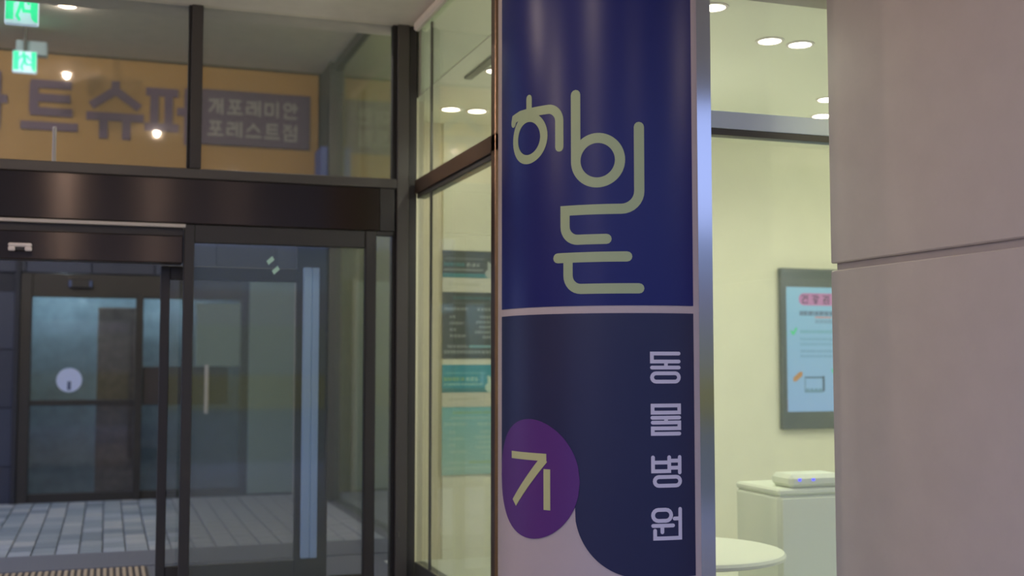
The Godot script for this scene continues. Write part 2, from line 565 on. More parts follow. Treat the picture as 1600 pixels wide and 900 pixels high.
func im_syllable(im: Image, s: String, x: float, y: float, size: float, w: float, c: Color) -> void:
	for st in HAN[s]:
		if st[0] is String:
			var pts := arc(Vector2(x + st[1] * size / 100, y + st[2] * size / 100), st[3] * size / 100, 0, 360, 16)
			for i in 16: line(im, pts[i], pts[i + 1], w, c)
			continue
		for i in st.size() - 1:
			line(im, Vector2(x + st[i][0] * size / 100, y + st[i][1] * size / 100), Vector2(x + st[i + 1][0] * size / 100, y + st[i + 1][1] * size / 100), w, c)

func print_mat(key: String, im: Image, rough := 0.6) -> void:
	var m := mat(key, Color.WHITE, rough)
	m.albedo_texture = ImageTexture.create_from_image(im)

# flat printed face, UV over the whole sheet, facing +z
func sheet(x0: float, y0: float, x1: float, y1: float, z: float, th: float) -> Geo:
	var g := Geo.new()
	var A := Vector3(x0, y0, z); var B := Vector3(x1, y0, z); var C := Vector3(x1, y1, z); var D := Vector3(x0, y1, z)
	var n := Vector3.BACK
	g.tri(A, B, C, n, n, n, Vector2(0, 1), Vector2(1, 1), Vector2(1, 0))
	g.tri(A, C, D, n, n, n, Vector2(0, 1), Vector2(1, 0), Vector2(0, 0))
	var bk := Vector3(0, 0, -th)
	g.face([A, B, B + bk, A + bk], Vector3.DOWN)
	g.face([D, C, C + bk, D + bk], Vector3.UP)
	g.face([A, D, D + bk, A + bk], Vector3.LEFT)
	g.face([B, C, C + bk, B + bk], Vector3.RIGHT)
	g.face([A + bk, B + bk, C + bk, D + bk], Vector3.FORWARD)
	return g

# ---------------------------------------------------------------- the scene
const ZF := -7.6     # face of the entrance front
const ZB := -13.1    # far wall of the passage
const ZW := -8.4     # back wall of the clinic
const ZG := -5.0     # clinic's front glass

func _ready() -> void:
	setup_view()
	make_materials()
	build_shell()
	build_entrance()
	build_passage()
	build_clinic()
	build_pillar()
	build_pier()
	build_lamps()

func setup_view() -> void:
	var cam := Camera3D.new()
	cam.name = "camera"
	add_child(cam)
	cam.position = Vector3(0, 1.45, 0)
	cam.rotation_degrees = Vector3(3.63, -19.07, 0)
	var at := CameraAttributesPhysical.new()
	at.frustum_focal_length = 71.1
	at.frustum_focus_distance = 5.2
	at.exposure_aperture = 2.5
	at.frustum_near = 0.05
	at.frustum_far = 400
	cam.attributes = at
	cam.fov = 27.66
	cam.current = true
	var e := Environment.new()
	e.background_mode = Environment.BG_SKY
	var sky := Sky.new()
	var sm := ProceduralSkyMaterial.new()
	sm.sky_top_color = srgb(120, 136, 190)
	sm.sky_horizon_color = srgb(156, 170, 222)
	sm.sky_curve = 0.2
	sm.ground_bottom_color = srgb(70, 72, 76)
	sm.ground_horizon_color = srgb(120, 128, 146)
	sm.sun_angle_max = 0.0
	sky.sky_material = sm
	e.sky = sky
	e.background_energy_multiplier = 2.7
	e.tonemap_mode = Environment.TONE_MAPPER_LINEAR
	e.tonemap_exposure = 1.0
	e.sdfgi_enabled = true
	e.ssao_enabled = true
	e.ssil_enabled = true
	var we := WorldEnvironment.new()
	we.name = "environment"
	we.environment = e
	add_child(we)

func build_shell() -> void:
	struct("ground", bx(-40, -0.3, 2, 40, -0.02, 40, 0), "plaza", "grey plaza paving in the open behind the arcade", "ground")
	var pz := thing("added_wall_plaza", "added banded wall across the plaza behind the camera, coloured for its reflections", "wall", Vector3(0, 0, 22), "", "structure")  # unseen wall added for the tones it reflects and the sky it hides
	obj("base_band", bx(-30, -0.1, 22, 30, 1.05, 22.6, 0), "added_wall_base", pz)
	obj("middle_band", bx(-30, 1.05, 22.02, 30, 2.6, 22.6, 0), "added_wall_mid", pz)
	obj("upper_band", bx(-30, 2.6, 22, 30, 3.7, 22.6, 0), "added_wall_pink", pz)
	obj("top_band", bx(-30, 3.7, 22.02, 30, 5.1, 22.6, 0), "added_wall_top", pz)
	struct("floor", bx(-6, -0.3, -7.7, 9, 0.0, 2, 0), "arcade_floor", "grey granite floor of the covered arcade", "floor")
	# arcade soffit, ends at the entrance front and at the clinic's glass lines
	var g := bx(-6, 3.73, -7.6, 1.95, 4.0, 0.2, 0)
	bx(1.95, 3.73, -5.0, 9, 4.0, 0.2, 0, g)
	struct("ceiling", g, "soffit", "pale flat soffit over the arcade in front of the dark entrance", "ceiling")
	struct("wall_upper", bx(-6, 4.0, -7.9, 9, 6, 0.2, 0), "soffit", "upper storey wall above the arcade soffit", "wall")
	struct("wall_left", bx(-6.2, 0, -7.6, -5.9, 4, -2, 0), "beige_panel", "beige wall closing the left end of the arcade", "wall")
	struct("trim_1", bx(1.90, 3.665, -7.52, 1.945, 3.729, -5.3, 0.02), "soffit", "slim rounded white bead under the soffit along the clinic's side glass", "trim")

func build_entrance() -> void:
	# corner post
	var post := thing("trim_2", "tall dark bronze corner post between the entrance doors and the clinic's side glass", "post", Vector3(1.88, 0, ZF), "", "structure")
	obj("post_face", bx(1.815, 0, ZF - 0.16, 1.895, 3.73, ZF, 0.004), "frame", post)
	obj("post_return", bx(1.895, 0, ZF - 0.16, 1.955, 3.73, ZF - 0.02, 0.006), "frame_dark", post)
	obj("seal", bx(1.786, 0, ZF - 0.09, 1.815, 3.73, ZF - 0.03, 0.003), "gasket", post)
	obj("lock_cylinder", bx(1.83, 0.30, ZF - 0.01, 1.84, 0.335, ZF + 0.006, 0.003), "steel_dark", post)
	# transom windows over the doors
	var rail := thing("trim_3", "dark horizontal transom rail running above the sliding doors", "rail", Vector3(0.5, 2.6, ZF), "", "structure")
	obj("transom_rail", bx(-3.0, 2.61, ZF - 0.14, 1.815, 2.675, ZF, 0.005), "frame", rail)
	obj("mullion", bx(0.468, 2.675, ZF - 0.12, 0.54, 3.73, ZF, 0.004), "frame_dark", rail)
	obj("seal", bx(0.452, 2.675, ZF - 0.08, 0.468, 3.73, ZF - 0.02, 0.003), "gasket", rail)
	obj("mullion", bx(-1.6, 2.675, ZF - 0.12, -1.52, 3.73, ZF, 0.004), "frame_dark", rail)
	for w in [[-1.52, 0.453, "window_1", "left transom pane above the open doorway showing the yellow shop sign"], [0.54, 1.79, "window_2", "right transom pane beside the corner post showing the purple name box"]]:
		var win := thing(w[2], w[3], "window", Vector3((w[0] + w[1]) / 2, 2.675, ZF), "", "structure")
		obj("pane", bx(w[0], 2.676, ZF - 0.06, w[1], 3.729, ZF - 0.05, 0), "glass_tint", win)
	struct("wall_front", bx(-6, 0, ZF - 0.2, -3.0, 3.73, ZF, 0), "beige_panel", "beige wall left of the entrance doors", "wall")
	struct("window_3", bx(-3.0, 2.676, ZF - 0.06, -1.6, 3.729, ZF - 0.05, 0), "glass_tint", "far left transom pane above the doors", "window")
	# sliding door set
	var d := thing("door_1", "dark bronze automatic sliding door with a glass leaf and brushed metal header", "door", Vector3(0.4, 0, ZF), "", "structure")
	obj("header_cover", bx(-3.0, 2.322, ZF - 0.13, 1.70, 2.609, ZF - 0.002, 0.006), "header", d, "brushed dark metal header cover")
	obj("header_end", bx(1.70, 2.322, ZF - 0.13, 1.80, 2.609, ZF - 0.006, 0.003), "frame_dark", d)
	obj("header_lip", bx(-3.0, 2.296, ZF - 0.13, 0.452, 2.318, ZF + 0.004, 0.003), "strip", d, "pale thin lip under the header")
	obj("track_recess", bx(-3.0, 2.245, ZF - 0.2, 0.44, 2.296, ZF - 0.03, 0.002), "frame_dark", d)  # recessed dark strip between header lip and track cover
	obj("track_cover", bx(-3.0, 2.072, ZF - 0.17, 0.44, 2.245, ZF - 0.012, 0.006), "header", d, "lower brushed metal track cover")
	var sen := obj("motion_sensor", bx(-0.574, 2.142, ZF - 0.012, -0.441, 2.166, ZF + 0.03, 0.008), "white_plastic", d, "small white motion sensor with dark eye")
	obj("sensor_foot", bx(-0.574, 2.118, ZF - 0.012, -0.534, 2.145, ZF + 0.03, 0.006), "white_plastic", sen)
	obj("sensor_foot", bx(-0.481, 2.118, ZF - 0.012, -0.441, 2.145, ZF + 0.03, 0.006), "white_plastic", sen)
	obj("sensor_eye", bx(-0.534, 2.120, ZF - 0.012, -0.481, 2.144, ZF + 0.018, 0.004), "dark_plastic", sen)
	# fixed leaf
	var fx := bx(0.445, 0, ZF - 0.07, 0.508, 2.318, ZF, 0.005)
	bx(0.508, 2.205, ZF - 0.06, 1.60, 2.318, ZF - 0.006, 0.004, fx)
	bx(1.605, 0, ZF - 0.07, 1.676, 2.318, ZF, 0.005, fx)
	bx(0.508, 0, ZF - 0.06, 1.605, 0.07, ZF - 0.006, 0.004, fx)
	bx(1.676, 2.29, ZF - 0.06, 1.79, 2.32, ZF - 0.006, 0.004, fx)
	var fl := obj("fixed_frame", fx, "frame_dark", d)
	obj("pane", bx(0.508, 0.07, ZF - 0.04, 1.605, 2.205, ZF - 0.03, 0), "glass_tint", fl)
	obj("pane", bx(1.676, 0.0, ZF - 0.04, 1.787, 2.29, ZF - 0.03, 0), "glass_tint", fl)
	for q in [[0.0, 0.0], [0.035, -0.062]]:  # reflection of the exit sign, built as two coloured patches
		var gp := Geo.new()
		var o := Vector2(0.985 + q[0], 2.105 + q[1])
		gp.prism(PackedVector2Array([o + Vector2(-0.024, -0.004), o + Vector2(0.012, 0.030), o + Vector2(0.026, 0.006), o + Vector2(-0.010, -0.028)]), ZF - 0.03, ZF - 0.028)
		obj("exit_reflection", gp, "reflection_green", fl, "small slanted green-white patch standing for the exit sign reflection")
	# the leaf slid open behind it
	var z := -7.8
	var lf := bx(0.316, 0.02, z - 0.045, 0.374, 2.07, z, 0.004)
	bx(0.374, 0.02, z - 0.045, 1.185, 0.155, z, 0.004, lf)
	bx(0.374, 1.98, z - 0.045, 1.185, 2.07, z, 0.004, lf)
	bx(1.185, 0.02, z - 0.045, 1.40, 2.26, z, 0.004, lf)
	var sl := obj("sliding_frame", lf, "frame_dark", d)
	obj("pane", bx(0.374, 0.155, z - 0.03, 1.185, 1.98, z - 0.02, 0), "glass_tint", sl)
	var pull := bx(1.222, 0.165, z, 1.282, 2.08, z + 0.03, 0.012)
	bx(1.282, 0.165, z, 1.332, 2.08, z + 0.018, 0.005, pull)
	obj("pull_bar", pull, "pull", sl, "long steel pull bar with reflected blue daylight in its colour")
	# pale line reflected in the left transom, built as a thin rod
	var rod := Geo.new()
	rod.lathe(Vector3(-0.348, 0, -8.0), [Vector2(0, 2.40), Vector2(0.012, 2.40), Vector2(0.012, 2.955), Vector2(0.008, 2.962), Vector2(0, 2.964)], 14)
	bx(-0.40, 2.30, -8.03, -0.30, 2.40, -7.73, 0.004, rod)
	tag(obj("reflection_rod", rod, "white_plastic"), "thin upright white rod standing for a pale reflection in the left transom pane below the sign letters", "rod")

func build_passage() -> void:
	struct("floor", bx(-9, -0.3, -16, 9, -0.022, -7.7, 0), "kerb", "dark bed between the pavers on the passage floor", "floor")
	var fl := thing("floor", "grey-blue paved floor of the passage beyond the open doorway", "floor", Vector3(0, 0, -11), "", "structure")
	obj("kerb_band", bx(-6, -0.022, -9.55, 2.3, 0.004, -8.86, 0.003), "kerb", fl, "smooth dark stone band before the pavers")
	obj("threshold", bx(-6, -0.022, -8.86, 2.3, -0.004, -7.7, 0.0), "kerb", fl)
	var rng := RandomNumberGenerator.new()
	rng.seed = 11
	var pw := 0.17
	var pl := 0.27
	var far := Geo.new()
	for c in range(-10, 13):
		var x := c * pw
		var zz := -9.56 - (pl / 2 if c % 2 else 0.0)
		if c % 2:
			var half := bx(x + 0.004, -0.02, -9.56 - pl / 2 + 0.006, x + pw - 0.004, 0.0, -9.56, 0.006)
			if x < 0.56: obj("paver", half, "paver%d" % rng.randi_range(0, 4), fl)
			else: bx(x + 0.004, -0.02, -9.56 - pl / 2 + 0.006, x + pw - 0.004, 0.0, -9.56, 0.006, far)
		while zz > ZB:
			var z1 := maxf(zz - pl + 0.022, ZB)
			var hh := rng.randf_range(-0.001, 0.002)
			if x < 0.56:
				obj("paver", bx(x + 0.004, -0.02, z1 + 0.002, x + pw - 0.004, hh, zz, 0.006), "paver%d" % rng.randi_range(0, 4), fl)
			else:
				bx(x + 0.004, -0.02, z1 + 0.002, x + pw - 0.004, hh, zz, 0.006, far)
			zz -= pl
	var o := obj("pavers_behind_glass", far, "paver2", fl)
	o.set_meta("kind", "stuff")
	# ribbed entrance mat
	var em := thing("entrance_mat", "ribbed beige and grey entrance mat just inside the open doorway", "mat", Vector3(-0.35, 0, -8.4))
	obj("mat_base", bx(-1.4, -0.004, -8.80, 0.30, 0.004, -8.0, 0.001), "mat_base", em)
	var ribs := Geo.new()
	for i in 40:
		bx(-1.38 + i * 0.042, 0.003, -8.79, -1.38 + i * 0.042 + 0.022, 0.010, -8.01, 0.003, ribs)
	obj("ribs", ribs, "mat_rib", em).set_meta("kind", "stuff")
	struct("ceiling", bx(-2.8, 4.7, -13.3, 2.4, 4.95, -7.9, 0), "pass_ceiling", "dim grey ceiling of the passage seen through the transom panes", "ceiling")
	struct("wall_upper", bx(-6, 3.73, -7.9, 2.4, 4.95, -7.6, 0), "pass_ceiling", "wall above the entrance doors on the passage side", "wall")
	# far wall
	var wl := thing("wall_far", "dark navy stone tile wall at the far side of the passage", "wall", Vector3(0, 0, ZB), "", "structure")
	var core := bx(-4.5, 0, ZB - 0.3, -0.86, 3.2, ZB - 0.02, 0)
	bx(-4.5, 3.2, ZB - 0.3, 2.4, 4.95, ZB - 0.02, 0, core)
	bx(-0.86, 2.38, ZB - 0.3, 2.4, 3.2, ZB - 0.02, 0, core)
	bx(1.40, 0, ZB - 0.3, 2.4, 2.38, ZB - 0.02, 0, core)
	obj("wall_core", core, "stone_joint", wl)
	var yb := [0.0, 0.38, 0.98, 1.58, 2.18]
	for r in 4:
		for c in 4:
			var x1 := -0.865 - c * 0.62
			obj("stone_tile", bx(x1 - 0.612, yb[r] + 0.004, ZB - 0.03, x1, yb[r + 1] - 0.004, ZB, 0.003), "stone" if (r + c) % 2 else "stone_b", wl)
	for r in 2:
		for c in 8:
			var x0 := -2.73 + c * 0.64
			obj("stone_tile", bx(x0 + 0.004, 2.385 + r * 0.41, ZB - 0.03, minf(x0 + 0.634, 2.28), 2.385 + r * 0.41 + 0.402, ZB, 0.003), "stone" if (r + c) % 2 else "stone_b", wl)
	# far building's entrance
	var d := thing("door_2", "dark framed glass door with a round pale sticker across the passage", "door", Vector3(-0.2, 0, ZB), "", "structure")
	var fr := bx(-0.855, 0, ZB - 0.1, -0.745, 2.375, ZB + 0.02, 0.004)
	bx(-0.745, 2.13, ZB - 0.1, 1.40, 2.375, ZB + 0.01, 0.004, fr)
	obj("door_frame", fr, "frame_dark", d)
	obj("frame_edge", bx(-0.91, 0, ZB, -0.86, 2.53, ZB + 0.03, 0.004), "stone_joint", d)
	var se := obj("door_sensor", bx(-0.385, 2.225, ZB + 0.01, -0.165, 2.318, ZB + 0.05, 0.01), "dark_plastic", d, "small dark sensor box with pale ends")
	obj("sensor_end", bx(-0.39, 2.235, ZB + 0.01, -0.362, 2.308, ZB + 0.054, 0.006), "sticker_mark", se)
	obj("sensor_end", bx(-0.19, 2.235, ZB + 0.01, -0.16, 2.308, ZB + 0.054, 0.006), "sticker_mark", se)
	var lf := bx(0.283, 0, ZB - 0.06, 0.36, 2.18, ZB + 0.03, 0.004)
	bx(-0.745, 1.0, ZB - 0.06, 0.283, 1.055, ZB, 0.004, lf)
	bx(-0.745, 0.0, ZB - 0.06, 0.283, 0.09, ZB, 0.004, lf)
	bx(0.36, 0.0, ZB - 0.06, 1.40, 0.09, ZB, 0.004, lf)
	obj("leaf_frame", lf, "frame_dark", d)
	obj("pane", bx(-0.745, 1.055, ZB - 0.04, 0.283, 2.13, ZB - 0.03, 0), "glass_grey", d)
	obj("pane", bx(-0.745, 0.09, ZB - 0.04, 0.283, 1.0, ZB - 0.03, 0), "glass_grey", d)
	obj("pane", bx(0.36, 0.09, ZB - 0.04, 1.40, 2.13, ZB - 0.03, 0), "glass_grey", d)
	var st := Geo.new()
	st.prism(PackedVector2Array(arc(Vector2.ZERO, 0.127, 0, 348, 29)), 0, 0.003, Transform3D(Basis.IDENTITY, Vector3(-0.368, 1.263, ZB - 0.03)))
	var so := obj("sticker", st, "sticker", d, "round pale blue sticker")
	obj("sticker_mark", bx(-0.385, 1.16, ZB - 0.03, -0.35, 1.25, ZB - 0.025, 0.001), "sticker_mark", so)
	obj("push_band", bx(0.365, 0.995, ZB - 0.03, 1.25, 1.40, ZB - 0.005, 0.004), "dark_band", d, "dark band across the side light")
	# what stands behind that glass
	var lob := thing("wall_lobby", "pale blue-grey lobby wall and brown column behind the far glass door", "wall", Vector3(0, 0, ZB - 0.8), "", "structure")
	obj("pale_wall", bx(-0.9, 0, ZB - 1.0, 1.6, 2.6, ZB - 0.9, 0), "pale_wall", lob)
	obj("brown_column", bx(-0.10, 0, ZB - 0.62, 0.30, 2.05, ZB - 0.5, 0.01), "brown_wall", lob)
	obj("lobby_side", bx(-1.0, 0, ZB - 1.0, -0.9, 2.6, ZB - 0.1, 0), "pale_wall", lob)
	obj("lobby_ceiling", bx(-1.0, 2.4, ZB - 1.0, 1.6, 2.5, ZB - 0.3, 0), "pale_wall", lob)
	tag(obj("white_stake", bx(1.00, 0.9, ZB + 0.06, 1.04, 1.42, ZB + 0.10, 0.006), "white_plastic"), "short slim white stake against the dark band beyond the glass leaf", "stake")
	tag(obj("pale_pane", bx(0.90, 1.40, ZB + 0.03, 1.372, 2.09, ZB + 0.07, 0.01), "pale_door"), "pale grey-green square panel standing for the lighter side window pane seen through the glass leaf", "panel")  # opaque panel in place of the side window's lighter upper pane
	var pd := thing("door_3", "tall pale green panel standing for a reflection before the far wall seen through the glass leaf", "door", Vector3(1.7, 0, ZB), "", "structure")  # tall reflection in the glass leaf, built as a panel with pale edge
	obj("reflection_face", bx(1.47, 0.02, ZB - 0.01, 1.965, 2.37, ZB + 0.03, 0.006), "pale_door", pd)
	obj("reflection_edge", bx(1.965, 0.0, ZB - 0.01, 1.985, 2.40, ZB + 0.05, 0.004), "strip", pd)
	# yellow shop sign
	var sg := thing("shop_sign", "long yellow shop sign with purple Korean letters high on the far wall", "sign", Vector3(-0.3, 3.55, ZB))
	obj("board", bx(-3.4, 3.45, ZB - 0.01, 2.20, 4.685, ZB + 0.06, 0.006), "yellow", sg)
	obj("top_trim", bx(-3.5, 4.69, ZB - 0.01, 2.28, 4.745, ZB + 0.09, 0.004), "black_trim", sg)
	var zs := ZB + 0.06
	var at := func(p: Vector2, lift: float) -> Vector3:
		return Vector3(p.x, p.y, zs + lift)
	for L in [["마", -1.50, -1.02, 3.86, 4.46], ["트", -0.90, -0.34, 3.86, 4.40], ["슈", -0.26, 0.32, 3.82, 4.44], ["퍼", 0.33, 0.82, 3.80, 4.42]]:
		var g := Geo.new()
		syllable(g, L[0], L[1], L[3], L[2], L[4], 0.085, at, 0.025)
		obj("letter", g, "purple_letter", sg)
	obj("name_box", bx(0.87, 3.82, zs - 0.005, 2.10, 4.43, zs + 0.03, 0.005), "purple_box", sg, "purple box with two lines of white Korean letters")
	var box: Node3D = sg.get_node("name_box")
	var at2 := func(p: Vector2, lift: float) -> Vector3:
		return Vector3(p.x, p.y, ZB + 0.09 + lift)
	var row := ["개", "포", "래", "미", "안"]
	for r in 2:
		if r: row = ["포", "레", "스", "트", "점"]
		for i in 5:
			var g := Geo.new()
			var x0 := 0.985 + i * 0.203
			var y0 := 4.145 if r == 0 else 3.90
			syllable(g, row[i], x0, y0 + 0.012, x0 + 0.172, y0 + 0.19, 0.030, at2, 0.004)
			obj("small_letter", g, "white_letter", box)
	# right side of the passage: glazed shop
	var ws := thing("window_4", "greenish glazed shop side along the right of the passage", "window", Vector3(2.3, 0, -10.8), "", "structure")
	obj("head_rail", bx(2.27, 4.60, -13.1, 2.35, 4.70, -8.6, 0.004), "black_trim", ws)
	obj("corner_mullion", bx(2.22, 0, -13.1, 2.36, 4.70, -12.45, 0.004), "black_trim", ws)
	obj("mullion", bx(2.275, 0, -9.76, 2.35, 4.6, -9.70, 0.004), "frame_dark", ws)
	obj("pane", bx(2.30, 0, -12.45, 2.312, 4.6, -9.76, 0), "glass_green", ws)
	obj("pane", bx(2.30, 0, -9.70, 2.312, 4.6, -8.6, 0), "glass_green", ws)
	tag(obj("banner", bx(2.14, 2.9, -12.9, 2.215, 3.78, -12.5, 0.006), "blue_banner"), "narrow deep blue banner at the far right corner beside the yellow sign", "banner")
	struct("wall_shop", bx(3.3, 0, -13.3, 3.4, 4.9, -8.5, 0), "shop_wall", "yellow-green back wall of the shop behind the passage glazing", "wall")
	struct("ceiling", bx(2.35, 4.7, -13.3, 3.5, 4.9, -8.5, 0), "shop_wall", "low lit ceiling of the shop behind the passage glazing", "ceiling")
	struct("wall_end", bx(2.3, 0, -13.4, 3.5, 4.9, -13.15, 0), "shop_wall", "end wall of the glazed shop beside the passage", "wall")
	tag(obj("teal_poster", bx(3.24, 3.25, -11.9, 3.28, 4.0, -10.6, 0.004), "teal_panel"), "teal poster on the shop wall behind the right transom pane", "poster")

func build_clinic() -> void:
	struct("floor", bx(1.95, -0.3, -8.5, 9, 0.001, -5.0, 0), "clinic_floor", "pale floor inside the bright clinic", "floor")
	struct("ceiling", bx(1.97, 3.25, -8.45, 7.6, 3.45, -5.03, 0), "clinic_ceiling", "cream ceiling with round downlights inside the clinic", "ceiling")
	var wb := thing("wall_back", "bright cream back wall of the clinic behind the glass", "wall", Vector3(4.5, 0, ZW), "", "structure")
	obj("plaster", bx(2.36, 0, ZW - 0.1, 7.6, 3.3, ZW, 0), "clinic_wall", wb)
	obj("end_post", bx(2.0, 0, ZW - 0.1, 2.36, 3.3, ZW - 0.03, 0), "clinic_strip", wb, "beige end strip")
	struct("wall_right", bx(7.5, 0, -8.45, 7.7, 3.3, -5.0, 0), "clinic_wall", "cream end wall on the right of the clinic", "wall")
	struct("wall_corner", bx(1.98, 0, -8.45, 2.04, 3.3, -7.77, 0), "clinic_strip", "short beige wall of the clinic behind the corner post", "wall")
	struct("wall_bulkhead", bx(1.97, 3.45, -8.45, 7.6, 3.95, -4.95, 0), "clinic_ceiling", "closed ceiling void above the clinic", "wall")
	var lf := thing("fill_panel", "added softly glowing cream fascia strip at the top of the clinic's side glass", "fill panel", Vector3(2.0, 3.26, -6.7))  # added emissive panel and light, no lamp of the clinic
	obj("panel", bx(1.9635, 3.26, -7.56, 1.9692, 3.72, -5.95, 0.001), "fill_glow", lf)
	var fa := AreaLight3D.new()
	fa.name = "fill_light"
	fa.area_size = Vector2(1.5, 0.4)
	fa.light_color = srgb(230, 240, 200)
	fa.light_energy = 0.03
	fa.shadow_enabled = true
	lf.add_child(fa)
	fa.position = Vector3(-0.034, 0.23, -0.05)
	fa.rotation_degrees = Vector3(0, 90, 0)
	tag(obj("slot_diffuser", bx(2.10, 3.235, -7.0, 2.15, 3.252, -5.9, 0.003), "steel_dark"), "thin dark air slot in the clinic ceiling beside the side glass", "air vent")
	# side glass
	var w := thing("window_5", "clinic's side glazing between the corner post and the blue pillar", "window", Vector3(1.95, 0, -6.8), "", "structure")
	var x := 1.95
	obj("rail", bx(x - 0.02, 2.575, -7.58, x + 0.07, 2.67, -5.86, 0.003), "rail_brown", w, "glazing rail with its brownish reflection in the colour")
	obj("rail_foot", bx(x - 0.005, 2.545, -7.58, x + 0.06, 2.575, -5.86, 0.003), "steel_dark", w)
	obj("end_jamb", bx(x - 0.02, 0, -5.93, x + 0.05, 3.73, -5.86, 0.004), "rail_brown", w)
	obj("joint", bx(x - 0.003, 0, -7.255, x + 0.012, 3.66, -7.235, 0.001), "steel_dark", w)
	obj("sill", bx(x - 0.01, 0, -7.58, x + 0.06, 0.14, -5.86, 0.004), "steel_dark", w)
	for p in [[-7.58, -7.255], [-7.235, -5.93]]:
		obj("pane", bx(x, 0.14, p[0], x + 0.012, 2.545, p[1], 0), "glass_green", w)
		obj("pane", bx(x, 2.67, p[0], x + 0.012, 3.73, p[1], 0), "glass_green", w)
	# front glass
	w = thing("window_6", "clinic's tall front glass between the blue pillar and the beige pier", "window", Vector3(4.5, 0, ZG), "", "structure")
	obj("rail", bx(2.72, 2.585, ZG - 0.05, 7.5, 2.67, ZG + 0.02, 0.003), "rail_reflection", w, "steel rail with its bluish reflection in the colour")
	obj("rail_foot", bx(2.72, 2.552, ZG - 0.05, 7.5, 2.585, ZG + 0.014, 0.002), "steel_dark", w)
	obj("pane", bx(2.72, 0, ZG - 0.016, 7.5, 2.552, ZG - 0.004, 0), "glass", w)
	obj("pane", bx(2.72, 2.67, ZG - 0.016, 7.5, 3.73, ZG - 0.004, 0), "glass", w)
	# screen
	var tv := thing("wall_screen", "tall portrait display screen with a pale blue notice on the clinic's back wall", "screen", Vector3(5.62, 1.5, ZW))
	obj("screen_case", bx(5.225, 0.90, ZW, 6.00, 2.225, ZW + 0.06, 0.006), "tv_bezel", tv, "grey screen frame")
	var im := Image.create(256, 352, false, Image.FORMAT_RGB8)
	var rng := RandomNumberGenerator.new()
	rng.seed = 5
	for yy in 352:
		var k := yy / 352.0
		fill(im, 0, yy, 256, 1, srgb(140, 198, 214).lerp(srgb(142, 182, 214), k))
	dab(im, 60, 34, 17, 17, srgb(190, 130, 170)); dab(im, 196, 34, 17, 17, srgb(190, 130, 170))
	fill(im, 60, 17, 136, 35, srgb(190, 130, 170))
	for i in 4: im_syllable(im, ["건", "강", "검", "진"][i], 54 + i * 38, 22, 25, 3.4, srgb(70, 52, 84))
	text_row(im, rng, 46, 68, 190, 13, srgb(70, 90, 110))
	fill(im, 100, 84, 60, 3, srgb(214, 120, 96))
	text_row(im, rng, 100, 92, 130, 11, srgb(112, 146, 164))
	for yy in [126, 236]:
		var xx: float = 16 if yy == 126 else 160
		line(im, Vector2(xx, yy), Vector2(xx + 7, yy + 8), 5, srgb(60, 214, 130)); line(im, Vector2(xx + 7, yy + 8), Vector2(xx + 18, yy - 8), 5, srgb(60, 214, 130))
	text_row(im, rng, 46, 122, 190, 9, srgb(104, 168, 170))
	text_row(im, rng, 46, 144, 190, 8, srgb(116, 166, 186)); text_row(im, rng, 46, 158, 180, 8, srgb(116, 166, 186))
	text_row(im, rng, 46, 178, 190, 8, srgb(112, 160, 182)); text_row(im, rng, 46, 192, 170, 8, srgb(112, 160, 182))
	text_row(im, rng, 188, 234, 60, 9, srgb(96, 136, 156))
	text_row(im, rng, 160, 262, 90, 8, srgb(116, 160, 186)); text_row(im, rng, 160, 282, 90, 8, srgb(116, 160, 186))
	line(im, Vector2(26, 262), Vector2(48, 246), 11, srgb(186, 140, 84))
	line(im, Vector2(62, 256), Vector2(128, 256), 4, srgb(62, 100, 112)); line(im, Vector2(128, 256), Vector2(128, 292), 7, srgb(50, 82, 92))
	line(im, Vector2(62, 262), Vector2(62, 296), 3, srgb(90, 130, 140)); line(im, Vector2(62, 296), Vector2(124, 296), 4, srgb(90, 130, 140))
	for i in 4: dab(im, 70 + i * 15, 292, 6, 6, srgb(104, 150, 160))
	var sm := mat("tv_image", Color.BLACK, 0.3)
	sm.emission_enabled = true
	sm.emission = Color.WHITE
	sm.emission_operator = BaseMaterial3D.EMISSION_OP_MULTIPLY
	sm.emission_texture = ImageTexture.create_from_image(im)
	sm.emission_energy_multiplier = 0.85
	obj("screen_image", sheet(5.268, 1.045, 5.957, 2.07, ZW + 0.063, 0.003), "tv_image", tv)
	var al := AreaLight3D.new()
	al.name = "screen_light"
	al.area_size = Vector2(0.68, 1.0)
	al.light_color = srgb(150, 200, 215)
	al.light_energy = 0.12
	al.shadow_enabled = true
	tv.add_child(al)
	al.position = Vector3(-0.007, 0.055, 0.09)
	al.rotation_degrees = Vector3(0, 180, 0)
	# posters on the back wall, seen through the side glass
	poster(1.479, 2.285, [2.083, 1.974], "print_black", srgb(56, 64, 66), srgb(176, 182, 176), srgb(52, 138, 144), "black information poster with white rows of text, upper of the two by the pillar", 71)
	poster(0.617, 1.431, [1.226, 1.119], "print_teal", srgb(40, 146, 164), srgb(190, 214, 196), srgb(166, 188, 120), "teal information poster with pale rows of text, lower of the two by the pillar", 72)
	# counter, little purifier and bench near the glass
	var c := thing("counter", "low white counter cabinet inside the clinic at the right of the front glass", "counter", Vector3(4.4, 0, -6.1))
	obj("body", bx(3.72, 0.06, -6.5, 5.2, 0.67, -6.0, 0.02), "counter", c)
	obj("top", bx(3.72, 0.67, -6.5, 5.2, 0.71, -6.0, 0.012), "counter", c)
	obj("plinth", bx(3.75, 0, -6.48, 5.2, 0.06, -6.05, 0.004), "clinic_strip", c)
	obj("door", bx(3.735, 0.075, -6.0, 4.3, 0.655, -5.985, 0.006), "counter", c)
	obj("door", bx(4.31, 0.075, -6.0, 4.9, 0.655, -5.985, 0.006), "counter", c)
	var a := thing("appliance", "small white appliance with two blue lights on the counter", "appliance", Vector3(3.93, 0.71, -6.1))
